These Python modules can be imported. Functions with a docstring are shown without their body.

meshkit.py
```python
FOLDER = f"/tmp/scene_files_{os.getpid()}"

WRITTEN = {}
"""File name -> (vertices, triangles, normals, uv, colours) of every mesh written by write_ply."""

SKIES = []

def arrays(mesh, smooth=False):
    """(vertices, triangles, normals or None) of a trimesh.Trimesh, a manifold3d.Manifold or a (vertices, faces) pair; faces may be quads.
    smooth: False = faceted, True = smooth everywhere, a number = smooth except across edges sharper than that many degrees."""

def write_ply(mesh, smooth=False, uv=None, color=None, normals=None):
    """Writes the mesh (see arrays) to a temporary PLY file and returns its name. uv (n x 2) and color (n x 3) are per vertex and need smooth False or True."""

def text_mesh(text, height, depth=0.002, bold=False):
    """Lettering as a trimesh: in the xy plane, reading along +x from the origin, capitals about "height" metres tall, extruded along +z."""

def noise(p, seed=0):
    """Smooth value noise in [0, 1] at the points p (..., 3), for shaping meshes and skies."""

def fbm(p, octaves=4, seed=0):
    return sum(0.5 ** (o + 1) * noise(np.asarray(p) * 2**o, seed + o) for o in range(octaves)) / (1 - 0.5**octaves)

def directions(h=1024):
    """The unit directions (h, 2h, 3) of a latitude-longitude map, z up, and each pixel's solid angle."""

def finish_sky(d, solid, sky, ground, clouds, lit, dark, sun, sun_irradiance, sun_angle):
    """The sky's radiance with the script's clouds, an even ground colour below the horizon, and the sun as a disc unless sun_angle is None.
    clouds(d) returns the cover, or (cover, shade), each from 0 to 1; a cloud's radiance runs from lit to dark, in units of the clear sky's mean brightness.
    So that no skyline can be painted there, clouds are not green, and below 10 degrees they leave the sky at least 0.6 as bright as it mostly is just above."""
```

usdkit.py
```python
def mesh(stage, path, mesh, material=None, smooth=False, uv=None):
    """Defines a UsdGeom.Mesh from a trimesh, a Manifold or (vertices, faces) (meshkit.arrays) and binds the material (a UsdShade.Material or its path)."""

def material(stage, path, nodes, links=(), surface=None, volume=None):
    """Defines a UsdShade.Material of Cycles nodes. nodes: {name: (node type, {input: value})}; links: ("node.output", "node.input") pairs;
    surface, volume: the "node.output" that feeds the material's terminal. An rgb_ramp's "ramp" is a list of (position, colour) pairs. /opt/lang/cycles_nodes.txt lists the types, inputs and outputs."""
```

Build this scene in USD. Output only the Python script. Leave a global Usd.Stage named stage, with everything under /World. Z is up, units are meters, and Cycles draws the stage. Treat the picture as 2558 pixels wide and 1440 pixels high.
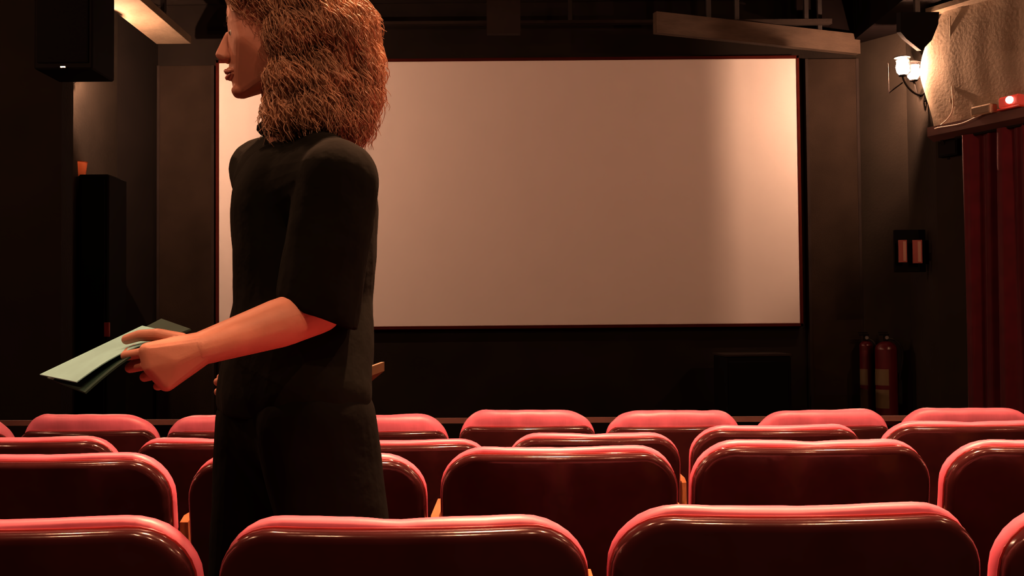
import math, random, numpy as np, trimesh, usdkit, meshkit
import manifold3d as m3
from pxr import Usd, UsdGeom, UsdLux, Gf, Sdf, UsdShade

random.seed(7); np.random.seed(7)
stage = Usd.Stage.CreateInMemory()
UsdGeom.SetStageUpAxis(stage, UsdGeom.Tokens.z); UsdGeom.SetStageMetersPerUnit(stage, 1.0)
UsdGeom.Xform.Define(stage, '/World'); UsdGeom.Scope.Define(stage, '/World/Looks')
A = np.array
# ---------------------------------------------------------------- camera, exposure, house lights
F, EYE, PITCH, ROLL = 2650.0, A([0, 0, 1.13]), math.radians(1.75), math.radians(0.47)
EXPOSURE = 0.0
WARM = (1.0, 0.44, 0.23)                        # tungsten, dimmed
cam = UsdGeom.Camera.Define(stage, '/World/camera')
cam.CreateHorizontalApertureAttr(36.0); cam.CreateVerticalApertureAttr(36.0 * 1440 / 2558)
cam.CreateFocalLengthAttr(36.0 * F / 2558); cam.CreateClippingRangeAttr(Gf.Vec2f(0.05, 100)); cam.CreateExposureAttr(EXPOSURE)
r0, u0, fw = A([1., 0, 0]), A([0, -math.sin(PITCH), math.cos(PITCH)]), A([0, math.cos(PITCH), math.sin(PITCH)])
cr, cu = math.cos(ROLL) * r0 - math.sin(ROLL) * u0, math.sin(ROLL) * r0 + math.cos(ROLL) * u0
cam.AddTransformOp().Set(Gf.Matrix4d(*cr, 0, *cu, 0, *(-fw), 0, *EYE, 1))
CEIL = 3.36
# recessed ceiling lamps over the rows: (x, y, radiance)
HOUSE = [(-1.4, 2.4, 2200.), (0.15, 2.5, 12000.), (1.5, 2.4, 6200.), (-1.2, 0.4, 1300.), (0.2, 0.4, 2000.), (1.3, 0.4, 2300.)]
for i, (x, y, w) in enumerate(HOUSE):
    l = UsdLux.DiskLight.Define(stage, '/World/house_light' + ('' if i == 0 else f'_{i:03d}'))
    l.CreateRadiusAttr(0.05); l.CreateIntensityAttr(w); l.CreateColorAttr(Gf.Vec3f(*WARM))
    l.AddTranslateOp().Set(Gf.Vec3d(x, y, CEIL - 0.004))


def at(px, py, Y):
    """the world point at depth Y that the photograph shows at (px, py)"""
    u, v = px - 1279, 720 - py
    c, s = math.cos(ROLL), math.sin(ROLL)
    u, v = c * u + s * v, -s * u + c * v
    d = u * r0 + F * fw + v * u0
    return EYE + d * (Y / d[1])


# ---------------------------------------------------------------- helpers
used = {}
def numbered(parent, name):
    k = (parent, name); used[k] = used.get(k, -1) + 1
    return name if used[k] == 0 else f'{name}_{used[k]:03d}'

def tag(p, label=None, cat=None, group=None, kind=None):
    for k, v in (('label', label), ('category', cat), ('group', group), ('kind', kind)):
        if v: p.SetCustomDataByKey(k, v)
    return p

def obj(name, mesh, mat, parent=None, smooth=35, label=None):
    par = str(parent.GetPath()) if parent else '/World'
    p = usdkit.mesh(stage, f'{par}/{numbered(par, name)}', mesh, f'/World/Looks/{mat}', smooth=smooth).GetPrim()
    if label: p.SetCustomDataByKey('label', label)
    return p

def thing(name, label, cat, loc=(0, 0, 0), group=None, rotz=0, scale=None):
    x = UsdGeom.Xform.Define(stage, '/World/' + numbered('/World', name))
    x.AddTranslateOp().Set(Gf.Vec3d(*map(float, loc)))
    if rotz: x.AddRotateZOp().Set(rotz)
    if scale is not None: x.AddScaleOp().Set(Gf.Vec3f(*scale))
    return tag(x.GetPrim(), label, cat, group)

def cat(ms):
    out = []
    for m in ms:
        if hasattr(m, 'to_mesh'): m = tm(m)
        out.append(m)
    return trimesh.util.concatenate(out)

def tm(man):
    m = man.to_mesh()
    return trimesh.Trimesh(m.vert_properties[:, :3], m.tri_verts, process=False)

def man(t):
    return m3.Manifold(m3.Mesh(np.asarray(t.vertices, np.float32), np.asarray(t.faces, np.uint32)))

def rbox(x0, x1, y0, y1, z0, z1, b=0.006):
    """box with chamfered edges"""
    b = min(b, (x1 - x0) / 2.5, (y1 - y0) / 2.5, (z1 - z0) / 2.5)
    pts = []
    for x, sx in ((x0, 1), (x1, -1)):
        for y, sy in ((y0, 1), (y1, -1)):
            for z, sz in ((z0, 1), (z1, -1)):
                pts += [(x + sx * b, y + sy * b, z), (x + sx * b, y, z + sz * b), (x, y + sy * b, z + sz * b)]
    return tm(m3.Manifold.hull_points(A(pts)))

def hull(*pts):
    return tm(m3.Manifold.hull_points(A(pts, float)))

def prism(poly, z0, z1):
    from shapely.geometry import Polygon
    m = trimesh.creation.extrude_polygon(Polygon(poly), z1 - z0, engine='earcut'); m.apply_translation([0, 0, z0]); return m

def slab(p, q, h, t, nrm):
    """board whose centre line runs p to q, h tall along z, t thick along nrm"""
    p, q, n = A(p), A(q), A(nrm, float) / np.linalg.norm(nrm)
    z = A([0, 0, h / 2])
    return hull(*[e + s * z + k * n * t / 2 for e in (p, q) for s in (-1, 1) for k in (-1, 1)])

def tube(pts, r, sides=8):
    p = A(pts, float); rr = np.broadcast_to(r, (len(p),))
    t = np.gradient(p, axis=0); t /= np.linalg.norm(t, axis=1, keepdims=True) + 1e-12
    ref = A([0, 0, 1.0]) if abs(t[0][2]) < .9 else A([1.0, 0, 0])
    a = np.cross(t[0], ref); a /= np.linalg.norm(a); rows = []
    for i in range(len(p)):
        a = a - t[i] * (a @ t[i]); a /= np.linalg.norm(a) + 1e-12
        b = np.cross(t[i], a); ang = np.arange(sides) * 2 * np.pi / sides
        rows.append(p[i] + rr[i] * (np.cos(ang)[:, None] * a + np.sin(ang)[:, None] * b))
    v = np.vstack(rows + [p[:1], p[-1:]]); n = len(p); f = []
    for i in range(n - 1):
        for j in range(sides):
            k = (j + 1) % sides
            f += [(i * sides + j, i * sides + k, (i + 1) * sides + k), (i * sides + j, (i + 1) * sides + k, (i + 1) * sides + j)]
    for j in range(sides):
        k = (j + 1) % sides
        f += [(n * sides, k, j), (n * sides + 1, (n - 1) * sides + j, (n - 1) * sides + k)]
    return trimesh.Trimesh(v, f, process=False)

def spline(pts, n=24):
    from scipy.interpolate import CubicSpline
    p = A(pts, float); s = np.r_[0, np.cumsum(np.linalg.norm(np.diff(p, axis=0), axis=1))]
    return CubicSpline(s, p)(np.linspace(0, s[-1], n))

def lathe(profile, c=(0, 0, 0), sides=28):
    m = trimesh.creation.revolve(A(profile, float), sections=sides); m.apply_translation(c); return m

def ball(p, r, n=32):
    return m3.Manifold.sphere(r, n).translate([float(v) for v in p])

def bone(p, r, q, s, n=32):
    return m3.Manifold.batch_hull([ball(p, r, n), ball(q, s, n)])

def union(ms):
    return m3.Manifold.batch_boolean(ms, m3.OpType.Add)

def soft(man_, edge, it=10):
    t = tm(man_.refine_to_length(edge)); t.merge_vertices()
    trimesh.smoothing.filter_taubin(t, lamb=0.5, nu=0.53, iterations=it)
    return t

def M(name, nodes, links, surface):
    usdkit.material(stage, f'/World/Looks/{name}', nodes, links, surface=surface)

def paint(name, col, rough=0.5, spec=0.5, scale=6, var=0.15, bump=0.0, bscale=40, coat=0, metal=0, sheen=0, stretch=(1, 1, 1)):
    """principled material whose colour varies a little with noise, and a fine relief"""
    lo, hi = [max(0, c * (1 - var)) for c in col], [min(1, c * (1 + var)) for c in col]
    n = {'tc': ('texture_coordinate', {}), 'mp': ('mapping', {'scale': stretch}), 'no': ('noise_texture', {'scale': scale, 'detail': 4.0}), 'ra': ('rgb_ramp', {'ramp': [(0.3, lo), (0.7, hi)]}),
         'p': ('principled_bsdf', {'roughness': rough, 'specular_ior_level': spec, 'coat_weight': coat, 'coat_roughness': 0.06, 'metallic': metal, 'sheen_weight': sheen})}
    k = [('tc.object', 'mp.vector'), ('mp.vector', 'no.vector'), ('no.fac', 'ra.fac'), ('ra.color', 'p.base_color')]
    if bump:
        n['nb'] = ('noise_texture', {'scale': bscale, 'detail': 3.0}); n['bu'] = ('bump', {'strength': bump, 'distance': 0.01})
        k += [('mp.vector', 'nb.vector'), ('nb.fac', 'bu.height'), ('bu.normal', 'p.normal')]
    M(name, n, k, 'p.BSDF')

def glow(name, col, strength):
    M(name, {'e': ('emission', {'color': col, 'strength': strength})}, [], 'e.emission')

paint('carpet', (.016, .009, .008), .95, .1, 30, .4, .3, 200)
paint('black_wall', (.008, .0055, .004), .9, .2, 3, .35, .15, 60)
paint('brown_wall', (.0065, .0045, .0035), .9, .2, 3, .3, .15, 60)
paint('right_wall_paint', (.020, .0155, .011), .9, .2, 2.5, .3, .15, 50)
paint('dark_ceiling', (.02, .015, .012), .9, .2, 3, .3)
paint('panel_fabric', (.021, .0145, .0105), .95, .1, 4, .22, .2, 120)
paint('screen_white', (.74, .73, .72), .85, .2, 5, .010, .03, 220)
paint('velvet_black', (.004, .0025, .0025), .95, .05)
paint('velvet_maroon', (.05, .008, .006), .95, .05)
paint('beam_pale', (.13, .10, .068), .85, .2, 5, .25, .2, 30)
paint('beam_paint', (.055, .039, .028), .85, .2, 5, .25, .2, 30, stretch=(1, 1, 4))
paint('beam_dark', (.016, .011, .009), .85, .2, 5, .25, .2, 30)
paint('speaker_black', (.003, .0027, .003), .8, .08, 20, .2)
paint('speaker_cloth', (.0025, .0025, .003), .95, .1, 200, .4)
paint('silver', (.6, .57, .55), .25, .5, metal=1)
paint('red_vinyl', (.62, .125, .20), .44, .75, 9, .12, .10, 14, stretch=(1, 1, .6))
paint('red_vinyl_soft', (.64, .15, .24), .46, .8, 9, .12, .28, 9, stretch=(2.4, 1, .7))
paint('rim_gloss', (.20, .016, .016), .13, .6, 12, .2, coat=1)
paint('seat_back', (.036, .008, .009), .16, .5, 8, .25, .10, 16)
paint('wood', (.33, .13, .05), .32, .5, 5, .25, stretch=(10, 1, 6))
paint('steel_black', (.02, .018, .018), .4, .5)
paint('paper_white', (.80, .76, .70), .75, .3, 12, .04)
paint('paper_green', (.34, .76, .80), .75, .3, 9, .12)
paint('card_green', (.018, .060, .048), .7, .3)
paint('skin', (.60, .27, .19), .48, .45, 14, .10, .05, 60)
paint('hair', (.46, .27, .165), .5, .5, 30, .30)
paint('shirt', (.0050, .0054, .0040), .95, .06, 12, .25, .3, 25)
paint('trousers', (.0030, .0033, .0026), .95, .06, 12, .25, .3, 25)
paint('shoe', (.012, .011, .011), .5, .4)
paint('eye_white', (.7, .66, .62), .2, .5)
paint('eye_dark', (.03, .018, .01), .1, .5)
paint('lip', (.42, .12, .10), .45, .5)
paint('plaster_cloth', (.24, .20, .15), .95, .1, 3, .16, .2, 50)
paint('ledge_wood', (.10, .045, .038), .6, .3, 6, .2)
paint('brass', (.20, .11, .05), .35, .5, metal=1)
paint('iron', (.006, .005, .0045), .8, .1)
paint('curtain_red', (.075, .002, .008), .85, .2, 10, .2, sheen=.2)
paint('sign_red', (.26, .04, .035), .45, .4)
paint('sign_pale', (.40, .22, .17), .5, .4)
paint('extinguisher_red', (.075, .004, .008), .3, .5)
paint('label_yellow', (.13, .095, .045), .5, .4)
paint('rubber', (.015, .014, .014), .6, .3)
paint('cable_pale', (.42, .31, .25), .6, .3)
paint('junction_plastic', (.40, .29, .19), .6, .3)
paint('cup_orange', (.85, .21, .07), .5, .4, 10, .06)
paint('lamp_housing_red', (.6, .05, .03), .35, .5)
LAMP = 54000.0
glow('filament', (1, .50, .30), LAMP)
glow('filament_weak', (1, .50, .30), LAMP * 0.12)
glow('filament_left', (1, .50, .30), 84000.0)
glow('filament_room', (1, .44, .23), 51000.0)
glow('exit_bulb', (1, .55, .45), 9.0)
M('exit_lens', {'e': ('emission', {'color': (1, .09, .05), 'strength': 0.55}), 'p': ('principled_bsdf', {'base_color': (.7, .05, .03), 'roughness': .3}), 'm': ('mix_closure', {'fac': .5})},
  [('e.emission', 'm.closure1'), ('p.BSDF', 'm.closure2')], 'm.closure')
M('frosted', {'e': ('emission', {'color': (1, .72, .5), 'strength': 7.0}), 't': ('transparent_bsdf', {'color': (1, 1, 1)}), 'm': ('mix_closure', {'fac': .3})},
  [('t.BSDF', 'm.closure1'), ('e.emission', 'm.closure2')], 'm.closure')
glow('downlight', WARM, 14.0)

# ---------------------------------------------------------------- the setting
SLOPE = -0.030
def zf(Y): return SLOPE * (min(Y, 8) - 1.45)
def struct(name, mesh, mat, smooth=False):
    return tag(obj(name, mesh, mat, None, smooth), kind='structure')

struct('floor', hull(*[(x, y, zf(y) - dz) for x in (-3.6, 3.6) for y in (-3.2, 7.6) for dz in (0, .1)]), 'carpet')
struct('ceiling', rbox(-3.6, 3.6, -3.2, 7.6, CEIL, CEIL + .1), 'dark_ceiling')
WF = 7.36
struct('wall_front', rbox(-2.75, 2.75, WF, WF + .12, -.3, CEIL), 'black_wall')
struct('wall_back', rbox(-3.6, 3.6, -3.12, -3.0, -.05, CEIL), 'brown_wall')
RW = [(2.386, 7.36), (2.63, 7.0), (2.615, 6.5), (2.87, 5.95), (3.4, 4.8), (3.4, -3.0)]
struct('wall_right', prism(RW + [(3.55, -3.0), (3.55, 4.9), (2.8, 7.36)], -.3, CEIL), 'right_wall_paint')
struct('wall_left', prism([(-2.61, 7.0), (-2.645, 5.851), (-2.8, 5.851), (-2.75, 7.0)], -.3, CEIL), 'right_wall_paint')
struct('wall_left', prism([(-2.46, 7.36), (-2.61, 7.0), (-2.75, 7.0), (-2.75, 7.36)], -.3, CEIL), 'brown_wall')
struct('wall_left', prism([(-2.425, 5.85), (-2.425, 5.7), (-3.4, 5.7), (-3.4, -3.0), (-3.55, -3.0), (-3.55, 5.85)], -.3, CEIL), 'brown_wall')

zso = at(2200, 88, 7.1)[2]
struct('ceiling_soffit', prism([(1.9, 7.36), (1.9, 7.12), (2.36, 7.26), (2.36, 5.6), (3.0, 5.6), (2.87, 5.95), (2.615, 6.5), (2.63, 7.0), (2.386, 7.36)], zso, CEIL - .001), 'velvet_black')
# ---------------------------------------------------------------- screen
YS = 7.30
tl, br = at(547, 157, YS), at(1999, 809, YS)
x0, x1, z0, z1 = tl[0], br[0], br[2] + .003, tl[2] - .003
t = thing('projection_screen', 'wide white projection screen lit from both sides, in a dark frame', 'screen', ((x0 + x1) / 2, YS, z0))
lx, lz = (x1 - x0) / 2, z1 - z0
obj('screen_surface', rbox(-lx, lx, 0, .012, 0, lz, .002), 'screen_white', t, False)
b = .022
obj('frame', cat([rbox(-lx - b, lx + b, -.004, .05, lz, lz + b, .003), rbox(-lx - b, lx + b, -.004, .05, -b, 0, .003),
                  rbox(-lx - b, -lx, -.004, .05, -b, lz + b, .003), rbox(lx, lx + b, -.004, .05, -b, lz + b, .003)]), 'velvet_maroon', t, False)
for sx in (-.6, .6):
    obj('wall_bracket', rbox(sx * lx - .05, sx * lx + .05, .012, .0599, lz * .5, lz * .5 + .08), 'steel_black', t)
def panel(pa, pb, ptop, label):
    a, c = at(pa, ptop, YS), at(pb, ptop, YS)
    t = thing('acoustic_panel', label, 'panel', ((a[0] + c[0]) / 2, YS + .03, zf(YS)))
    w, h = (c[0] - a[0]) / 2, a[2] - zf(YS)
    obj('board', rbox(-w, w, -.018, .0299, 0, h, .004), 'panel_fabric', t)
    obj('edge_strip', cat([rbox(-w, -w + .02, -.022, -.0181, 0, h, .001), rbox(w - .02, w, -.022, -.0181, 0, h, .001)]), 'beam_dark', t)
panel(391, 534, 163, 'dull brown fabric panel on the wall left of the screen')
panel(2012, 2146, 146, 'dull brown fabric panel on the wall right of the screen')

# beams and boards under the ceiling
def beam(pa, ya, pb, yb, h, t_, mat, label, hang=True):
    a, c = at(*pa, ya), at(*pb, yb)
    d = c - a; n = (-d[1], d[0], 0)
    th = thing('ceiling_beam', label, 'beam', a)
    obj('board', slab(A([0, 0, 0]), c - a, h, t_, n), mat, th, False)
    if hang:
        for k in (.25, .8):
            p = (c - a) * k
            obj('hanger', rbox(p[0] - .015, p[0] + .015, p[1] - .015, p[1] + .015, p[2] + h / 2 - .01, CEIL - a[2], .002), 'steel_black', th)
beam((1636, 57), 6.7, (2143, 112), 7.24, .135, .05, 'beam_paint', 'brown painted beam above the right half of the screen')
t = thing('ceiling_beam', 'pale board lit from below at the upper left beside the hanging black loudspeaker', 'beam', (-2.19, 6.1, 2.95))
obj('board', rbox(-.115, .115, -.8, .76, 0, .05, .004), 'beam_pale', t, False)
for y_ in (-.5, .55): obj('hanger', rbox(-.015, .015, y_ - .015, y_ + .015, .049, CEIL - 2.95, .002), 'steel_black', t)
beam((1760, 58), 6.9, (2075, 55), 7.1, .035, .04, 'beam_dark', 'thin dark board above the brown beam at upper right')
beam((1216, 45), 7.0, (1300, 45), 7.0, .22, .06, 'beam_dark', 'short dark post under the ceiling above the middle of the screen', False)
beam((560, 62), 7.2, (1640, 55), 7.2, .02, .05, 'beam_dark', 'long thin dark rail running above the screen')
a, c = at(2312, 34, 6.45), at(2470, -14, 5.95)
t = thing('ceiling_board', 'pale board jutting under the ceiling above the tan cloth wall', 'board', a)
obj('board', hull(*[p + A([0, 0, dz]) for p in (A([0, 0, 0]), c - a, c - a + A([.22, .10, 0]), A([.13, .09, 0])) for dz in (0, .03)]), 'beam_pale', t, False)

# ---------------------------------------------------------------- seats
def rring(a, za, zb, rt, rb, o, y, n=9, m=14):
    """points round a rounded rectangle in the xz plane, drawn in by o"""
    a, za, zb = max(a - o, .004), za + o, zb - o
    if zb - za < .008: zm = (za + zb) / 2; za, zb = zm - .004, zm + .004
    lim = min(a, (zb - za) / 2) * .999
    rt, rb = min(max(rt - o, .003), lim), min(max(rb - o, .003), lim)
    P = []
    def arc(cx, cz, r, a0, a1):
        for k in range(n): w = a0 + (a1 - a0) * k / (n - 1); P.append((cx + r * math.cos(w), cz + r * math.sin(w)))
    def line(p, q):
        for k in range(1, m): P.append((p[0] + (q[0] - p[0]) * k / m, p[1] + (q[1] - p[1]) * k / m))
    H = math.pi / 2
    arc(a - rt, zb - rt, rt, 0, H); line((a - rt, zb), (-a + rt, zb)); arc(-a + rt, zb - rt, rt, H, 2 * H); line((-a, zb - rt), (-a, za + rb))
    arc(-a + rb, za + rb, rb, 2 * H, 3 * H); line((-a + rb, za), (a - rb, za)); arc(a - rb, za + rb, rb, 3 * H, 4 * H); line((a, za + rb), (a, zb - rt))
    p = A(P); return np.c_[p[:, 0], np.full(len(p), y), p[:, 1]]

def loft(rings):
    n = len(rings[0]); v = np.vstack(rings + [rings[0].mean(0)[None], rings[-1].mean(0)[None]]); f = []; R = len(rings)
    for i in range(R - 1):
        for j in range(n):
            k = (j + 1) % n
            f += [(i * n + j, (i + 1) * n + k, i * n + k), (i * n + j, (i + 1) * n + j, (i + 1) * n + k)]
    for j in range(n):
        k = (j + 1) % n
        f += [(R * n, j, k), (R * n + 1, (R - 1) * n + k, (R - 1) * n + j)]
    m = trimesh.Trimesh(v, f, process=False)
    if m.volume < 0: m.invert()
    return m

HW, TOP, SAG, REC = .2585, .86, .042, .17
def warp(m, amp=0, seed=0):
    v = A(m.vertices); x, y, z = v.T.copy()
    v[:, 1] = y + SAG * (x / HW) ** 2 + REC * (TOP - z)
    if amp:
        n = meshkit.fbm(v * A([9, 9, 14]), 3, seed) - .5
        v[:, 2] += amp * n; v[:, 1] += amp * .8 * (meshkit.fbm(v * 8 + 5, 3, seed + 3) - .5)
    m.vertices = v; return m

def make_seat(name, label, group, kind, seed, loc, scale):
    t = thing(name, label, 'seat', loc, group, 0, scale)
    puffy = kind == 'puffy'
    zt = TOP - (.060 if puffy else .013)          # top of the hard back
    a = HW - .003; rt = .05 if puffy else .084
    back = [(.20, .002), (.12, .001), (.06, 0), (.017, .0005), (.0105, .002), (.0055, .0055), (.0020, .010), (.0004, .016), (0, .026), (.006, .030), (.12, .030)]
    obj('back_panel', warp(loft([rring(a, .36, zt, rt, .05, o, y) for o, y in back])), 'seat_back', t, 40)
    path = rring(a - .001, .36, zt - .001, rt, .05, 0, .0275)
    path = warp(trimesh.Trimesh(np.vstack([path, path[:1]]), [[0, 1, 2]], process=False)).vertices
    obj('rim', tube(path, .0034, 7), 'rim_gloss', t, 50)
    if puffy:
        pad = [(.20, .031), (.10, .031), (.072, .030), (.050, .027), (.028, .026), (.010, .032), (.001, .048), (.000, .064), (.006, .085), (.022, .108), (.06, .124), (.12, .13), (.2, .132)]
        pm = loft([rring(HW, .36, TOP, .118, .06, o, y, 14) for o, y in pad]); obj('back_cushion', warp(pm, .016, seed), 'red_vinyl_soft', t, 60)
    else:
        pad = [(.20, .031), (.08, .031), (.022, .030), (.010, .0305), (.003, .036), (.0, .046), (.001, .056), (.008, .066), (.026, .080), (.07, .090), (.13, .094), (.2, .096)]
        pm = loft([rring(HW, .36, TOP, .096, .06, o, y) for o, y in pad]); obj('back_cushion', warp(pm, .010, seed), 'red_vinyl', t, 60)
    # tip-up seat, folded
    sc = loft([rring(.225, .30, .66, .07, .04, o, y, 6, 4) for o, y in [(.15, .20), (.03, .20), (0, .22), (0, .27), (.03, .30), (.15, .31)]])
    obj('seat_cushion', sc, 'red_vinyl', t, 50)
    obj('seat_base', loft([rring(.215, .31, .64, .06, .04, o, y, 6, 3) for o, y in [(.12, .3105), (.01, .303), (0, .318), (.12, .326)]]), 'seat_back', t, 40)
    obj('pivot_bar', tube([(-.262, .24, .36), (.262, .24, .36)], .012), 'steel_black', t)
    return t

def arm_parts(t, x):
    prof = []
    for k in range(9): w = math.pi / 2 * k / 8; prof.append((.42 - .05 + .05 * math.sin(w), .66 + .05 * math.cos(w)))
    poly = [(.12, .52), (.12, .70), (.15, .71)] + prof + [(.42, .52)]
    m = prism(poly, -.009, .009); m.apply_transform(A([[0, 0, 1, x], [1, 0, 0, 0], [0, 1, 0, 0], [0, 0, 0, 1.]]))
    obj('armrest', m, 'wood', t, 30, 'orange brown wooden armrest')
    obj('leg', rbox(x - .008, x + .008, .16, .30, .0, .525), 'steel_black', t)
    obj('foot', rbox(x - .009, x + .009, .10, .36, 0, .012, .003), 'steel_black', t)

ROWS = [  # name of the row, depth, kind, half spread of a back in px, [(centre px, top px)]
    ('the row nearest the camera', 1.45, 'plain', 467, [(14, 1302), (1004, 1298), (1990, 1268), (2976, 1262)]),
    ('the second row from the camera', 2.27, 'plain', 299, [(123, 1137), (763, 1138), (1397, 1119), (2030, 1102), (2664, 1101)]),
    ('the third row from the camera', 3.09, 'plain', 218, [(74, 1094), (543, 1096), (1008, 1101), (1484, 1084), (1945, 1064), (2422, 1054)]),
    ('the far row nearest the screen', 3.91, 'puffy', 172, [(-152, 1046), (216, 1037), (578, 1039), (947, 1039), (1317, 1026), (1686, 1027), (2060, 1026), (2424, 1021)])]
ORD = ['first', 'second', 'third', 'fourth', 'fifth', 'sixth', 'seventh', 'eighth']
first = {}
for ri, (rn, Y, kind, hw, seats) in enumerate(ROWS):
    for si, (px, py) in enumerate(seats):
        p = at(px, py, Y + .035); q = at(px, py, Y + .06)
        fl = zf(Y + .23); s = (hw * (Y + .06) / F / HW, 1.0, (p[2] - fl) / TOP)
        lb = (f'puffy red vinyl cinema seat, {ORD[si]} from the left in {rn}' if kind == 'puffy' else f'red vinyl cinema seat, {ORD[si]} from the left in {rn}')
        gr = f'cinema seats in {rn}'
        key = (kind, si % 3 if kind == 'puffy' else si % 2)
        if key not in first:
            t = make_seat('cinema_seat', lb, gr, kind, ri * 10 + si, (q[0], Y, fl), s)
            arm_parts(t, .2715); first[key] = t
        else:
            t = thing('cinema_seat', lb, 'seat', (q[0], Y, fl), gr, 0, s)
            t.GetReferences().AddInternalReference(first[key].GetPath()); t.SetInstanceable(True)
# the rail that joins the seats of the far row
a, c = at(-150, 1060, 4.52), at(2500, 1046, 4.52)
t = thing('seat_rail', 'low dark red rail in front of the far row, glimpsed between its seats', 'rail', (a[0], 4.52, zf(4.52)))
# (rail at the height of the hard backs, on its own posts)
d = c - a; h = a[2] - zf(4.52)
obj('rail', slab(A([0, .03, h]), d + A([0, .03, h]), .022, .02, (0, 1, 0)), 'ledge_wood', t)
for k in (.02, .98):
    q = d * k; obj('post', rbox(q[0] - .012, q[0] + .012, .018, .042, 0, h + q[2] - .012, .002), 'steel_black', t)
# ---------------------------------------------------------------- loudspeakers and boxes
def cabinet(name, label, catg, p0, p1, parts=True, floor=True):
    (x0, y0, z0), (x1, y1, z1) = p0, p1
    t = thing(name, label, catg, ((x0 + x1) / 2, (y0 + y1) / 2, z0)); w, d, h = (x1 - x0) / 2, (y1 - y0) / 2, z1 - z0
    obj('cabinet', rbox(-w, w, -d, d, 0, h, .008), 'speaker_black', t)
    if parts: obj('grille', rbox(-w + .02, w - .02, -d - .012, -d - .0002, .03, h - .03, .004), 'speaker_cloth', t)
    return t, w, d, h
a, c = at(184, 436, 6.35), at(272, 436, 6.35)
t, w, d, h = cabinet('loudspeaker', 'tall black loudspeaker column at left with an orange cup on top', 'loudspeaker', (-2.60, 6.35, zf(6.35)), (c[0], 6.65, a[2]))
o_ = A([(-2.60 + c[0]) / 2, 6.5, zf(6.35)]); q0, q1 = at(259, 806, 6.335) - o_, at(273, 842, 6.335) - o_
obj('indicator', rbox(q0[0], q1[0], -d - .016, -d - .0001, q1[2], q0[2], .003), 'sign_red', t, label='small red box low on the front')
cup = at(198, 434, 6.45)
zt = a[2]
t = thing('cup', 'orange paper cup with a straw on the tall black loudspeaker at left', 'cup', (cup[0], 6.45, zt))
obj('cup_wall', lathe([(0, 0), (.036, 0), (.048, .088), (.050, .090), (.046, .088), (.034, .004), (0, .004)], sides=24), 'cup_orange', t)
obj('straw', tube([(-.01, 0, .006), (-.012, 0, .118)], .004, 6), 'paper_white', t)
# big hanging speaker, left
a, c = at(84, 205, 5.36), at(286, 205, 5.66)
t, w, d, h = cabinet('hanging_loudspeaker', 'big black loudspeaker hanging from the wall at upper left', 'loudspeaker', (a[0], 5.36, c[2]), (c[0], 5.66, c[2] + .66))
obj('bracket', rbox(-w + .01, -w + .04, d - .01, d + .0399, .15, .3), 'steel_black', t)
g = at(160, 203, 5.36) - A([(a[0] + c[0]) / 2, 5.51, c[2]])
obj('badge', rbox(g[0] - .014, g[0] + .014, -d - .016, -d - .0121, .002, .012, .001), 'silver', t, label='small silver badge')
# wedge speaker above the right lamp
px = [(2250, 30), (2346, 30), (2344, 60), (2328, 100), (2302, 127), (2264, 97), (2250, 80)]
bp = at(2300, 60, 5.95)
t = thing('hanging_loudspeaker', 'black wedge shaped loudspeaker hanging above the glowing wall lamp', 'loudspeaker', bp)
fr = [at(x, y, 5.93) - bp for x, y in px]; bk = [p + A([.02, .12, .03]) for p in fr]
obj('cabinet', hull(*fr, *bk), 'speaker_black', t, 20)
obj('bracket', rbox(-.03, 0, .0, .03, .05, zso - bp[2], .002), 'steel_black', t)
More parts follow.
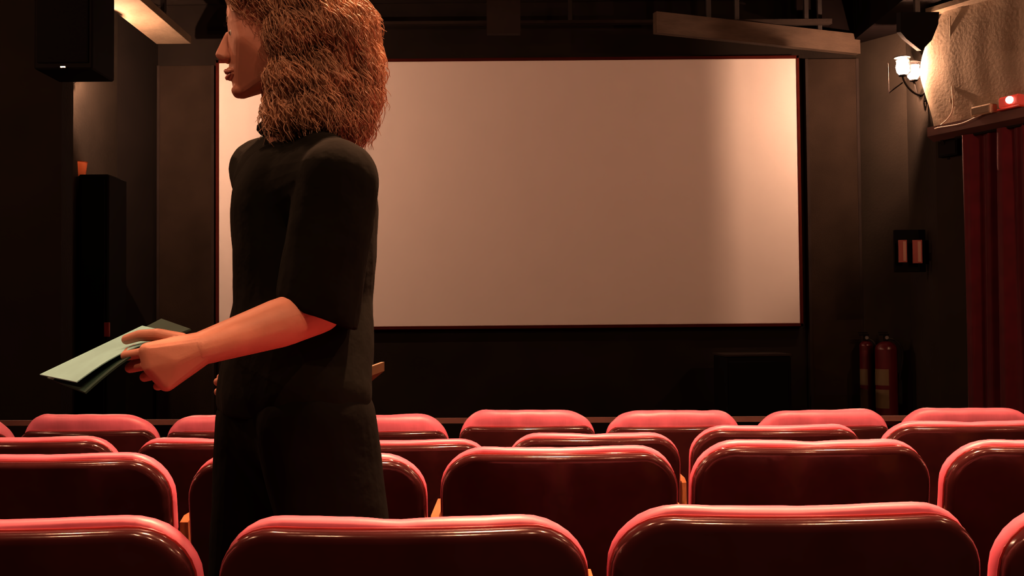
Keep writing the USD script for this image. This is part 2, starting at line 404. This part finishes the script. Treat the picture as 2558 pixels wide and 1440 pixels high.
# cabinet under the screen
a, c = at(1812, 892, 6.75), at(1976, 892, 6.75)
t, w, d, h = cabinet('bass_loudspeaker', 'black bass loudspeaker cabinet standing below the right end of the screen', 'loudspeaker', (a[0], 6.75, zf(6.75)), (c[0], 7.15, a[2]))
obj('top_board', rbox(-w - .006, w + .006, -d - .006, d, h, h + .016, .003), 'beam_dark', t, label='dark brown top board')

# ---------------------------------------------------------------- right wall: lamp, cloth wall, ledge, curtain
def lamp(label, pos, wallx, shield, fil):
    """two-armed iron wall lamp; pos is the midpoint of its bulbs"""
    s = 1 if wallx > pos[0] else -1
    t = thing('wall_lamp', label, 'lamp', (wallx, pos[1], pos[2])); dx = pos[0] - wallx
    obj('wall_plate', rbox(*sorted((0, -s * .016)), -.03, .03, -.20, -.02, .004), 'iron', t)
    for k, (ox, oy, oz) in enumerate(((-.055 * s, -.03, .004), (.035 * s, .03, -.014))):
        e = A([dx + ox, oy, oz - .055])
        obj('arm', tube(spline([(-s * .012, 0, -.14), (dx * .45, oy * .5, -.165), e + A([s * .012, 0, -.035]), e], 18), .0065, 8), 'iron', t)
        obj('drip_dish', lathe([(0, 0), (.022, .002), (.026, .008), (.0, .008)], e, 20), 'iron', t)
        sh = obj('glass_shade', lathe([(.020, .010), (.036, .030), (.042, .060), (.036, .088), (.040, .102)], e, 24), 'frosted', t, True)
        obj('bulb', trimesh.creation.icosphere(2, .0065).apply_translation(e + A([0, 0, .055])), fil if k == 0 else 'filament_weak', t, True)
        obj('heat_cap', lathe([(0, .125), (.05, .118), (.052, .122), (0, .131)], e, 20), 'iron', t)
        obj('cap_stem', tube([e + A([s * .021, 0, .004]), e + A([s * .047, 0, .03]), e + A([s * .047, 0, .10]), e + A([s * .03, 0, .122])], .003, 6), 'iron', t)
    if shield:      # upright iron blade on the side towards the hall
        c = A([dx - .055 * s, -.03, 0])
        pts = []
        for ang in (54, 80):
            w = math.radians(ang)
            for rr in (.085, .087): pts.append((c[0] - s * rr * math.sin(w), c[1] + rr * math.cos(w)))
        z0_, z1_ = -.15, .04
        obj('side_blade', hull(*[(x, y, z) for x, y in pts for z in (z0_, z1_)]), 'iron', t, False)
        obj('blade_arm', tube([(pts[0][0], pts[0][1], z0_ + .01), (dx - .055 * s, -.03, -.088)], .004, 6), 'iron', t)
    return t
p = at(2272, 174, 6.62)
lamp('glowing two armed wall lamp at upper right beside the tan cloth wall', (p[0], 6.62, p[2]), 2.6185, True, 'filament')
for i_, (x_, y_) in enumerate(((3.21, 3.7), (3.21, 1.3), (-3.21, 3.7), (-3.21, 1.3))):
    lamp(f'two armed wall lamp on the {"right" if x_ > 0 else "left"} side wall {"beside the far rows" if y_ > 2 else "beside the near rows"}', (x_, y_, 2.75), 3.4 if x_ > 0 else -3.4, False, 'filament_room')
lamp('glowing two armed wall lamp hidden behind the big hanging loudspeaker at left', (-2.50, 6.2, 2.72), -2.634, False, 'filament_left')

P1, P2 = A([2.615, 6.5]), A([2.87, 5.95])
wd = (P2 - P1) / np.linalg.norm(P2 - P1); wn = A([-wd[1], wd[0]]); wn = wn if wn[0] < 0 else -wn      # wn faces the hall
zl = at(2345, 324, 6.5)[2]
# tan cloth over the upper wall
nu, nv, L = 70, 40, 1.5
zt = zso - .005
V = []
for j in range(nv + 1):
    v = j / nv; z = zl + .004 + (zt - zl) * v
    u0_ = -.05 + .045 * math.cos(v * 5.2) + (.32 * max(0, v - .45) ** 1.4 if v > .45 else 0)
    for i in range(nu + 1):
        u = u0_ + (L - u0_) * i / nu
        off = .035 + .03 * math.sin(math.pi * min(1, v * 1.1)) * math.exp(-((u - .1) / .5) ** 2) + .0016 * math.sin(u * 34 + 2 * math.sin(v * 3)) * (1 - .5 * v) - .03 * math.exp(-i / 1.5)
        q = P1 + wd * u + wn * off; V.append((q[0], q[1], z))
n1 = len(V); V = A(V); B = V.copy(); B[:, :2] = B[:, :2] - wn * .012
Fc = []
for j in range(nv):
    for i in range(nu):
        a_ = j * (nu + 1) + i; q = (a_, a_ + 1, a_ + nu + 2, a_ + nu + 1)
        Fc += [(q[0], q[1], q[2]), (q[0], q[2], q[3]), (n1 + q[0], n1 + q[2], n1 + q[1]), (n1 + q[0], n1 + q[3], n1 + q[2])]
bd = [j * (nu + 1) for j in range(nv, -1, -1)] + list(range(1, nu + 1)) + [j * (nu + 1) + nu for j in range(1, nv + 1)] + [nv * (nu + 1) + i for i in range(nu - 1, -1, -1)]
for a_, b_ in zip(bd, bd[1:]): Fc += [(a_, n1 + a_, b_), (b_, n1 + a_, n1 + b_)]
cl = trimesh.Trimesh(np.vstack([V, B]), Fc, process=False); base = A([P1[0], P1[1], zl])
cl.apply_translation(-base)
t = thing('wall_cloth', 'tan cloth stretched over the upper right wall beside the lamp', 'cloth', base)
obj('cloth', cl, 'plaster_cloth', t, 50)
def onw(px, py, off):
    """point of the cloth wall plane (off in front of it) that the photograph shows at (px, py)"""
    d = at(px, py, 1.0) - EYE; o = P1 + wn * off
    s_ = ((o - EYE[:2]) @ wn) / (d[:2] @ wn); return EYE + d * s_
obj('seam', tube([onw(2374, y, .052) - base for y in range(40, 270, 24)], .004, 6), 'plaster_cloth', t)
# ledge
q = [P1 + wd * .03, P1 + wd * 1.6]
t = thing('wall_ledge', 'dark red wooden ledge along the bottom of the tan cloth', 'ledge', base)
lm = hull(*[(*(e + wn * o - P1), z) for e in q for o in (.0003, .10) for z in (0, -.055)], *[(*(e + wn * .05 - P1), -.085) for e in q])
obj('shelf', lm, 'ledge_wood', t, False)
for k in (.1, .7): e = wd * k; obj('bracket', hull(*[(*(e + wn * o + wd * s2), z) for o, z in ((.0005, -.086), (.06, -.0855), (.0005, -.2)) for s2 in (-.01, .01)]), 'iron', t, False)
def wallbox(name, label, catg, pa, pb, parts):
    a_, c_ = onw(*pa, .10), onw(*pb, .10); w_ = abs((c_ - a_)[:2] @ wd) / 2; h_ = a_[2] - c_[2]
    mid = (a_ + c_) / 2; mid[2] = zl + .0005
    t = thing(name, label, catg, mid, rotz=math.degrees(math.atan2(wd[1], wd[0])))
    return t, w_, h_
t, w_, h_ = wallbox('junction_box', 'pale tan junction box on the ledge left of the red lamp', 'box', (2433, 270), (2484, 297), None)
obj('housing', rbox(-w_, w_, -.03, .03, 0, .055, .006), 'junction_plastic', t); obj('cover', rbox(-w_ + .01, w_ - .01, -.034, -.0301, .008, .047, .002), 'plaster_cloth', t)
t, w_, h_ = wallbox('exit_lamp', 'small red exit lamp with a bright bulb on the right ledge', 'lamp', (2498, 245), (2556, 284), None)
obj('housing', rbox(-w_, w_, -.03, .035, 0, .012, .003), 'lamp_housing_red', t)
obj('lens', rbox(-w_ + .005, w_ - .005, -.026, .031, .012, .075, .010), 'exit_lens', t)
obj('bulb', trimesh.creation.icosphere(3, .021).apply_translation([w_ * .22, -.034, .047]), 'exit_bulb', t, True)
t = thing('cable', 'pale cable looping down the tan cloth to the ledge', 'cable', base)
obj('wire', tube(spline([onw(x, y, o) - base for x, y, o in ((2378, 215, .066), (2381, 262, .072), (2376, 285, .08), (2356, 308, .09), (2340, 321, .10))], 40), .004, 6), 'cable_pale', t)
t = thing('cable', 'pale cable running along the edge of the ledge to the junction box', 'cable', base)
obj('wire', tube(spline([onw(x, y, o) - base for x, y, o in ((2335, 322, .128), (2372, 315, .131), (2410, 306, .131), (2436, 294, .128), (2452, 287, .12))], 40), .0045, 6), 'cable_pale', t)
# curtain
def curtain():
    nu, nv = 160, 20; V = []
    for j in range(nv + 1):
        v = j / nv; z = zl - .09 + (zf(5.8) + .02 - zl + .09) * v
        for i in range(nu + 1):
            u = .245 + .04 * (1 - v) + (1.35) * i / nu
            off = .072 + .020 * math.sin(u * 47 + 1.2 * math.sin(u * 13 + v * 1.5)) + .016 * math.sin(u * 23 + 1 + .6 * v) + .006 * math.sin(u * 111 + v * 2)
            q = P1 + wd * u + wn * off; V.append((*q, z))
    V = A(V); n1 = len(V); B = V.copy(); B[:, :2] -= wn * .008; Fc = []
    for j in range(nv):
        for i in range(nu):
            a_ = j * (nu + 1) + i; q = (a_, a_ + nu + 1, a_ + nu + 2, a_ + 1)
            Fc += [(q[0], q[1], q[2]), (q[0], q[2], q[3]), (n1 + q[0], n1 + q[2], n1 + q[1]), (n1 + q[0], n1 + q[3], n1 + q[2])]
    for a_, b_ in zip(bdc(nu, nv), bdc(nu, nv)[1:]): Fc += [(a_, b_, n1 + a_), (b_, n1 + b_, n1 + a_)]
    return trimesh.Trimesh(np.vstack([V, B]), Fc, process=False)
def bdc(nu, nv):
    return [j * (nu + 1) for j in range(nv, -1, -1)] + list(range(1, nu + 1)) + [j * (nu + 1) + nu for j in range(1, nv + 1)] + [nv * (nu + 1) + i for i in range(nu - 1, -1, -1)]
cm = curtain(); bb = A([P1[0] + wd[0] * .7, P1[1] + wd[1] * .7, zf(5.8)]); cm.apply_translation(-bb)
t = thing('curtain', 'deep red curtain in vertical folds at the right edge', 'curtain', bb); obj('cloth', cm, 'curtain_red', t, 60)
obj('rail', tube([(*(P1 + wd * .22 + wn * .075 - bb[:2]), zl - .093 - bb[2]), (*(P1 + wd * 1.6 + wn * .075 - bb[:2]), zl - .093 - bb[2])], .008), 'iron', t)
a_, c_ = onw(2349, 346, .02), onw(2440, 372, .02)
t = thing('rail_box', 'flat black box under the ledge left of the red curtain', 'box', (*P1, a_[2] - .12))
ua, uc = (a_[:2] - P1) @ wd, .20
obj('housing', hull(*[(*(wd * u + wn * o), z) for u in (max(ua, .006), uc) for o in (.0005, .04) for z in (0, .095)]), 'speaker_black', t, False)
obj('cover', hull(*[(*(wd * u + wn * o), z) for u in (max(ua, .006) + .01, uc - .01) for o in (.0405, .044) for z in (.01, .085)]), 'iron', t, False)

# signs and extinguishers
def sign(pa, pb, label):
    a_, c_ = at(*pa, 6.60), at(*pb, 6.60); w_, h_ = (c_[0] - a_[0]) / 2, a_[2] - c_[2]
    t = thing('safety_sign', label, 'sign', ((a_[0] + c_[0]) / 2, 6.60, c_[2]))
    obj('plate', rbox(-w_, w_, -.004, .004, 0, h_, .001), 'sign_red', t)
    obj('pale_strip', rbox(w_ * .05, w_ * .75, -.0055, -.0042, h_ * .06, h_ * .94, .0005), 'sign_pale', t)
    obj('bracket', rbox(-.01, .01, .0042, .0479, h_ * .4, h_ * .6, .001), 'iron', t)
a_, c_ = at(2232, 575, 6.66), at(2312, 680, 6.66)
t = thing('notice_board', 'black board behind the two small red signs at right', 'board', ((a_[0] + c_[0]) / 2, 6.66, c_[2]))
w_ = (c_[0] - a_[0]) / 2
obj('board', rbox(-w_, w_, -.012, .012, 0, a_[2] - c_[2], .003), 'speaker_black', t); obj('bracket', rbox(w_ + .0001, w_ + .022, -.01, .01, .05, .2, .001), 'iron', t)
sign((2244, 600), (2266, 656), 'small faded red sign with a pale strip, left of the pair')
sign((2279, 600), (2304, 658), 'small faded red sign with a pale strip, right of the pair')
def extinguisher(px, ytop, r, Y, label):
    b_ = at(px, 1062, Y); tp = at(px, ytop, Y); h = tp[2] - b_[2]
    t = thing('fire_extinguisher', label, 'fire extinguisher', (b_[0], Y, b_[2]))
    obj('cylinder', lathe([(0, 0), (r * .9, 0), (r, .012), (r, h - r * .9)] + [(r * math.cos(w) * .98 + .001, h - r * .9 + r * .8 * math.sin(w)) for w in np.linspace(.1, 1.35, 7)] + [(0, h - .006)], sides=32), 'extinguisher_red', t, 50)
    ang = lambda f: [(r * 1.012 * math.cos(w), r * 1.012 * math.sin(w), f) for w in np.linspace(math.radians(165), math.radians(262), 14)]
    for z0_, z1_ in ((.20 * h, .42 * h), (.47 * h, .66 * h)):
        i_ = [(x * .985, y * .985, z) for f in (z0_, z1_) for x, y, z in ang(f)]; o_ = ang(z0_) + ang(z1_); V_ = A(o_ + i_); n_ = 14; Fc = []
        for k in range(n_ - 1): Fc += [(k, k + 1, n_ + k + 1), (k, n_ + k + 1, n_ + k)]
        for k in range(n_ - 1): Fc += [(28 + k, 28 + n_ + k + 1, 28 + k + 1), (28 + k, 28 + n_ + k, 28 + n_ + k + 1)]
        rim_ = list(range(n_)) + list(range(2 * n_ - 1, n_ - 1, -1)) + [0]
        for a_, c_ in zip(rim_, rim_[1:]): Fc += [(a_, 28 + a_, c_), (c_, 28 + a_, 28 + c_)]
        obj('label', trimesh.Trimesh(V_, Fc, process=False), 'label_yellow', t, 30, 'yellowish paper label')
    obj('valve', cat([rbox(-.014, .014, -.014, .014, h - .008, h + .03, .004), rbox(-.045, .02, -.008, .008, h + .03, h + .04, .003), rbox(-.05, .012, -.006, .006, h + .046, h + .054, .002)]), 'iron', t)
    obj('pressure_gauge', lathe([(0, 0), (.012, 0), (.012, .006), (0, .006)], sides=16).apply_transform(trimesh.transformations.rotation_matrix(math.pi / 2, (1, 0, 0))).apply_translation((.0, -.014, h + .016)), 'silver', t)
    obj('hose', tube(spline([(.012, 0, h + .012), (r + .01, -.01, h - .02), (r + .014, -.015, h * .6), (r + .010, -.01, h * .3)], 24), .007, 8), 'rubber', t)
    obj('wall_hook', rbox(-.012, .012, r * .4, r + .055, h * .62, h * .68, .003), 'iron', t)
extinguisher(2167, 850, .043, 7.20, 'slim red fire extinguisher on the right wall, left of the pair')
extinguisher(2217, 850, .070, 6.97, 'stout red fire extinguisher on the right wall, right of the pair')

# ---------------------------------------------------------------- recessed ceiling lamps
for i, (x, y, w) in enumerate(HOUSE):
    t = thing('ceiling_lamp', f'small round black can lamp under the ceiling, the {("left", "middle", "right")[i % 3]} one above the {"far" if y > 1 else "near"} rows', 'lamp', (x, y, CEIL), 'can lamps under the ceiling')
    obj('can', lathe([(.064, 0), (.070, 0), (.070, -.065), (.078, -.069), (.078, -.075), (.064, -.075), (.064, 0)], sides=32), 'iron', t)

# ---------------------------------------------------------------- the person
def hand(wrist, d, n, s, curls, thumb_pose, spread=.05, scale=1.0, back=None):
    """a hand as one solid. d: to the fingers, n: out of the palm, s: to the thumb side"""
    d = d / np.linalg.norm(d); n = n - d * (n @ d); n = n / np.linalg.norm(n); s_ = np.cross(d, n); s = s_ if s_ @ s > 0 else -s_
    P = lambda x, y, z: wrist + scale * (d * x + s * y + n * z)
    k = scale
    ms = [bone(P(.0, 0, 0), .0262, wrist + back * .06, .0285, 20), m3.Manifold.batch_hull([ball(P(-.005, 0, 0), .0255), ball(P(.03, .018, 0), .018 * k, 18), ball(P(.03, -.018, 0), .018 * k, 18), ball(P(.080, .030, 0), .0155 * k, 18), ball(P(.072, -.030, 0), .0150 * k, 18), ball(P(.045, .0, -.006), .020 * k, 18), ball(P(.084, .006, -.003), .0155 * k, 18)])]
    for f, (y0, ln, r) in enumerate(((.031, (.043, .026, .021), .0090), (.010, (.047, .030, .022), .0092), (-.012, (.044, .028, .021), .0088), (-.033, (.034, .021, .018), .0080))):
        p = P(.085 - .006 * f * (f > 1), y0, 0); a_ = 0; yv = y0 * spread / .03
        for j, l_ in enumerate(ln):
            a_ += curls[f][j]; v = d * math.cos(a_) + n * math.sin(a_) + s * yv * (1 if j == 0 else .5); v /= np.linalg.norm(v)
            q = p + v * l_ * k; ms.append(bone(p, r * k * (1 - .07 * j), q, r * k * (.93 - .09 * j), 20)); p = q
    p = P(.022, .026, .006); r = .0125
    for (vx, vy, vz), l_ in zip(thumb_pose, (.040, .033, .026)):
        v = d * vx + s * vy + n * vz; v /= np.linalg.norm(v); q = p + v * l_ * k
        ms.append(bone(p, r * k, q, r * .88 * k, 20)); p, r = q, r * .88
    return union(ms)

HY = 1.95
base = A([at(740, 1000, HY)[0], HY, zf(HY)])
W = lambda px, py, Y: at(px, py, Y) - base
# joints
neck, chest, belly, pelvis = W(752, 345, 1.96), W(765, 520, 1.95), W(755, 760, 1.95), W(735, 985, 1.95)
shL, shR = W(842, 446, 1.80), W(652, 425, 2.10)
elL, wrL = W(795, 776, 1.80), W(500, 872, 1.66)
elR, wrR = W(720, 740, 2.19), W(690, 960, 2.16)
hipL, hipR = W(790, 1055, 1.87), W(680, 1055, 2.03)
knL, knR = hipL + A([.075, -.005, -.44]), hipR + A([-.055, .005, -.44])
anL, anR = A([knL[0] + .07, knL[1], .085]), A([knR[0] - .035, knR[1], .085])
toeL, toeR = anL + A([-.15, -.02, -.05]), anR + A([-.15, .02, -.05])
hc = W(688, 92, 1.95)           # middle of the head
body = []
body += [bone(neck + A([0, 0, -.02]), .056, hc + A([.02, 0, -.06]), .052)]
body += [m3.Manifold.batch_hull([ball(shL, .05), ball(shR, .05), ball(chest, .105), ball(neck + A([.01, 0, -.02]), .05)]), bone(chest, .115, belly, .105)]
body += [m3.Manifold.batch_hull([ball(belly, .105), ball(hipL, .085), ball(hipR, .085), ball(pelvis, .11)])]
for sh, el, wr in ((shL, elL, wrL), (shR, elR, wrR)):
    mid = el + (wr - el) * .32
    body += [bone(sh, .052, el, .039), bone(el, .039, mid, .041), bone(mid, .041, wr, .026)]
for hp, kn, an, to in ((hipL, knL, anL, toeL), (hipR, knR, anR, toeR)):
    cf = kn + (an - kn) * .35
    body += [bone(hp, .088, kn, .056), bone(kn, .056, cf + A([.012, 0, 0]), .056), bone(cf + A([.012, 0, 0]), .056, an, .035), bone(an + A([.02, 0, -.03]), .036, to, .028)]
body_m = man(soft(union(body), .014, 12))
# head: local x forward, y left, z up
yaw = math.radians(180 + 8); tilt = math.radians(4)
Rz = A([[math.cos(yaw), -math.sin(yaw), 0], [math.sin(yaw), math.cos(yaw), 0], [0, 0, 1]]); Ry = A([[math.cos(tilt), 0, math.sin(tilt)], [0, 1, 0], [-math.sin(tilt), 0, math.cos(tilt)]])
HS = .93
H = lambda x, y, z: hc + HS * (Rz @ Ry @ A([x, y, z]))
hb = lambda x, y, z, r, n=18: ball(H(x, y, z), r * HS, n)
def hh(*a_): return m3.Manifold.batch_hull([hb(*q) for q in a_])
head = [hh((-.02, 0, .035, .078), (-.035, 0, .03, .08), (.02, 0, .045, .072), (.0, 0, .06, .07), (.0, 0, .0, .07)),
        hh((.058, .022, .04, .030), (.058, -.022, .04, .030), (.052, .040, -.016, .026), (.052, -.040, -.016, .026), (.072, 0, -.104, .017), (.0, .048, -.072, .019), (.0, -.048, -.072, .019), (.078, 0, -.06, .016), (.0, 0, 0, .06)),
        hh((.090, 0, .006, .008), (.107, 0, -.031, .0110), (.096, .012, -.039, .0085), (.096, -.012, -.039, .0085), (.085, 0, -.03, .013)),
        hh((.080, .012, .024, .011), (.070, .040, .022, .011)), hh((.080, -.012, .024, .011), (.070, -.040, .022, .011)),
        hh((.093, .0, -.064, .0075), (.086, .020, -.068, .005)), hh((.093, 0, -.064, .0075), (.086, -.020, -.068, .005)),
        hh((.091, .0, -.077, .0085), (.084, .018, -.074, .005)), hh((.091, 0, -.077, .0085), (.084, -.018, -.074, .005)),
        hh((.080, .010, -.106, .012), (.080, -.010, -.106, .012))]
for s in (-1, 1):
    head += [hh((-.012, s * .074, .012, .010), (-.022, s * .082, .016, .008), (-.014, s * .078, -.034, .009), (-.004, s * .072, -.02, .007)),
             hh((.068, s * .032, -.010, .010), (.060, s * .044, -.008, .010))]
head_m = man(soft(union(head), .005, 14))
# hands
dl = wrL - elL; dl = dl / np.linalg.norm(dl)
hd = W(400, 915, 1.63) - wrL
handL = man(soft(hand(wrL, hd, A([0, 1, .25]), A([0, -.2, 1]), [(.95, 1.0, .6), (1.0, 1.05, .6), (1.05, 1.1, .6), (1.1, 1.1, .6)], [(.7, .5, .5), (.75, .25, .65), (.75, .0, .66)], .05, .92, -dl), .0030, 22))
handR = man(soft(hand(wrR, W(505, 1004, 2.14) - wrR, A([.2, -1, .1]), A([-.6, 0, .7]), [(.7, 1.0, .6)] * 4, [(.8, .4, .5), (.9, .0, .45), (.9, -.1, .4)], .02, .92, (elR - wrR) / np.linalg.norm(elR - wrR)), .0032, 12))
whole = tm(union([body_m, head_m, handL, handR]))
person = thing('person', 'person with curly light brown hair in dark clothes walking left, holding out leaflets', 'person', base)
obj('body', whole, 'skin', person, True)
# eyes, lips
for s in (-1, 1):
    e = obj('eye', tm(hb(.0735, s * .030, .003, .0125, 24)), 'eye_white', person, True)
    obj('iris', tm(hb(.0800, s * .031, .003, .0068, 18)), 'eye_dark', e, True)
    obj('eyebrow', tube([H(.0885, s * .012, .030), H(.085, s * .026, .036), H(.073, s * .044, .033)], [.0035 * HS, .0045 * HS, .0025 * HS], 6), 'hair', person, True)
obj('lips', cat([tube([H(.0905, .020, -.070), H(.1000, .004, -.0655), H(.1000, -.004, -.0655), H(.0905, -.020, -.070)], [.002, .0045, .0045, .002], 6), tube([H(.0895, .018, -.074), H(.0985, 0, -.078), H(.0895, -.018, -.074)], [.002, .005, .002], 6)]), 'lip', person, True)
# clothes
def wrinkle(t, amp, f, seed):
    v = A(t.vertices); n = t.vertex_normals
    t.vertices = v + n * (amp * (meshkit.fbm(v * A([f, f, f * .55]), 3, seed) - .5))[:, None]; return t
slv = elL + (shL - elL) * .06
slvR = elR + (shR - elR) * .08
sh_up = [m3.Manifold.batch_hull([ball(shL, .066), ball(shR, .066), ball(chest, .122), ball(neck + A([.02, 0, -.035]), .06)]), bone(chest, .135, belly, .128),
         m3.Manifold.batch_hull([ball(belly, .128), ball(hipL + A([0, 0, .05]), .102), ball(hipR + A([0, 0, .05]), .102), ball(pelvis, .128)])]
cut = lambda m, o, nrm: m.trim_by_plane([float(v) for v in nrm], float(A(nrm) @ A(o)))
def sleeve(sh, el, end, r0_, r1_):
    ax = (sh - el) / np.linalg.norm(sh - el)
    hemn = ax * .9 + A([.30, 0, .12]); hemn = hemn / np.linalg.norm(hemn)
    return cut(bone(sh, r0_, el - ax * .03, r1_, 20), end, hemn)
slv_px = W(735, 768, 1.74)
shirt = union(sh_up + [sleeve(shL, elL + A([.0, 0, 0]), slv_px, .070, .070), sleeve(shR, elR, slvR, .066, .066)])
shirt = cut(shirt, pelvis + A([0, 0, -.04]), (0.05, 0, 1))
obj('shirt', wrinkle(soft(shirt, .010, 9), .022, 9, 3), 'shirt', person, 60)
tr = [m3.Manifold.batch_hull([ball(pelvis + A([0, 0, .02]), .118), ball(hipL, .100), ball(hipR, .100)])]
for hp, kn, an in ((hipL, knL, anL), (hipR, knR, anR)):
    tr += [bone(hp, .104, kn, .080), bone(kn, .080, an + A([.005, 0, -.02]), .068)]
tr = cut(union(tr), (0, 0, .06), (0, 0, 1))
obj('trousers', wrinkle(soft(tr, .012, 9), .018, 8, 5), 'trousers', person, 60)
for an, to in ((anL, toeL), (anR, toeR)):
    m = cut(union([m3.Manifold.batch_hull([ball(an + A([.045, 0, -.045]), .042), ball(an + A([0, 0, -.03]), .046), ball(to + A([-.03, 0, 0]), .038), ball(to + A([.05, 0, .01]), .046)])]), (0, 0, 0), (0, 0, 1))
    obj('shoe', soft(m, .01, 4), 'shoe', person, 50)
# collar at the neck
nk = neck + A([.004, 0, .012])
obj('collar', tube([nk + A([.074 * math.cos(w), .070 * math.sin(w), -.012 - .016 * math.cos(w)]) for w in np.linspace(0, 2 * math.pi, 33)], .011, 8), 'shirt', person, True)
q0, q1 = W(868, 948, 1.86), W(956, 916, 1.90)
obj('pocket_paper', hull(*[p_ + A([dx_, 0, dz_]) for p_ in (q0, q1) for dx_ in (-.003, .003) for dz_ in (-.008, .008)], q0 + A([-.03, .04, -.06])), 'label_yellow', person, False, 'folded paper sticking out behind the hip')
# hair: a full mass with curling locks over it
blob = [(-.03, 0, .065, .092), (.015, 0, .085, .080), (-.075, 0, .055, .088), (-.105, .01, .0, .092), (-.110, .0, -.06, .092), (-.12, .005, -.115, .078), (-.075, .035, -.10, .075), (-.075, -.035, -.10, .075), (-.035, .070, -.02, .042), (-.035, -.07, -.02, .042), (-.028, .070, -.10, .044), (-.028, -.07, -.10, .044), (-.015, .068, -.165, .042), (-.07, .06, -.165, .055), (-.12, .02, -.165, .060), (.05, .035, .085, .040), (.05, -.035, .085, .040)]
hm = union([hb(*q, 20) for q in blob])
hm = hm - union([hb(.090, 0, -.02, .062), hb(.06, 0, -.09, .060)])
hair = wrinkle(soft(hm, .009, 6), .022, 26, 9)
obj('hair_cap', hair, 'hair', person, True, 'mass of hair under the curls')
rng = np.random.default_rng(5)
pts, fi = trimesh.sample.sample_surface(hair, 5200, seed=11)
locks, NP = [], 14
for p_, n_ in zip(pts, hair.face_normals[fi]):
    if (Ry.T @ Rz.T @ (p_ - hc))[0] > .066: continue
    dn = A([.12, 0, -1.]); dn = dn - n_ * (dn @ n_) * .85; dn = dn / (np.linalg.norm(dn) + 1e-9)
    sd = np.cross(dn, n_); sd /= np.linalg.norm(sd) + 1e-9
    ln, rr, ph, tw = rng.uniform(.035, .075), rng.uniform(.003, .009), rng.uniform(0, 6.28), rng.uniform(70, 150)
    tt = np.linspace(0, 1, NP)
    locks.append(p_ - n_ * .003 + dn * ((tt - .3) * ln)[:, None] + sd * (rr * np.cos(ph + tw * ln * tt))[:, None] + n_ * (rr * np.sin(ph + tw * ln * tt) + .007 - .010 * (tt - .4) ** 2 + rng.uniform(-.002, .010) * tt)[:, None])
hc_ = UsdGeom.BasisCurves.Define(stage, str(person.GetPath()) + '/hair')
hc_.CreateTypeAttr('linear'); hc_.CreateCurveVertexCountsAttr([NP] * len(locks))
hc_.CreatePointsAttr([Gf.Vec3f(*map(float, q)) for q in np.vstack(locks)])
hc_.CreateWidthsAttr([float(w) for w in np.tile(.0030 * (1 - .8 * np.linspace(0, 1, NP)), len(locks))]); hc_.SetWidthsInterpolation('vertex')
UsdShade.MaterialBindingAPI.Apply(hc_.GetPrim()).Bind(UsdShade.Material.Get(stage, '/World/Looks/hair'))
hc_.GetPrim().SetCustomDataByKey('label', 'curly light brown shoulder length hair')

# what the person holds
def sheet(name, corners, mat, label, th=.0016):
    c_ = [at(*q) for q in corners]; b_ = sum(c_) / 4; n_ = np.cross(c_[1] - c_[0], c_[3] - c_[0]); n_ /= np.linalg.norm(n_); n_ = n_ if n_[2] > 0 else -n_
    t = thing(name, label, 'leaflet' if name == 'leaflet' else 'folder', b_); N = 12; V = []
    for s_ in (0, 1):
        for i in range(N + 1):
            for j in range(N + 1):
                u, v = i / N, j / N
                p_ = (c_[0] * (1 - u) + c_[1] * u) * (1 - v) + (c_[3] * (1 - u) + c_[2] * u) * v
                V.append(p_ - b_ + n_ * (th * s_ + .012 * math.sin(math.pi * v) * (1 - u)))
    Fc = []; K = (N + 1) ** 2
    for i in range(N):
        for j in range(N):
            a_ = i * (N + 1) + j; q = (a_, a_ + 1, a_ + N + 2, a_ + N + 1)
            Fc += [(q[0], q[2], q[1]), (q[0], q[3], q[2]), (K + q[0], K + q[1], K + q[2]), (K + q[0], K + q[2], K + q[3])]
    bd_ = bdc(N, N)
    for x, y in zip(bd_, bd_[1:]): Fc += [(x, y, K + x), (y, K + y, K + x)]
    m = trimesh.Trimesh(A(V), Fc, process=False); m.fix_normals()
    obj('sheet', m, mat, t, 40)
sheet('leaflet', [(192, 957, 1.60), (100, 938, 1.72), (356, 816, 1.80), (452, 838, 1.68)], 'paper_green', 'pale green leaflet on top in the walking person\'s hand')
sheet('folder', [(215, 985, 1.59), (120, 948, 1.735), (405, 800, 1.82), (478, 826, 1.67)], 'card_green', 'dark green folder under the pale leaflet in the person\'s hand', .003)
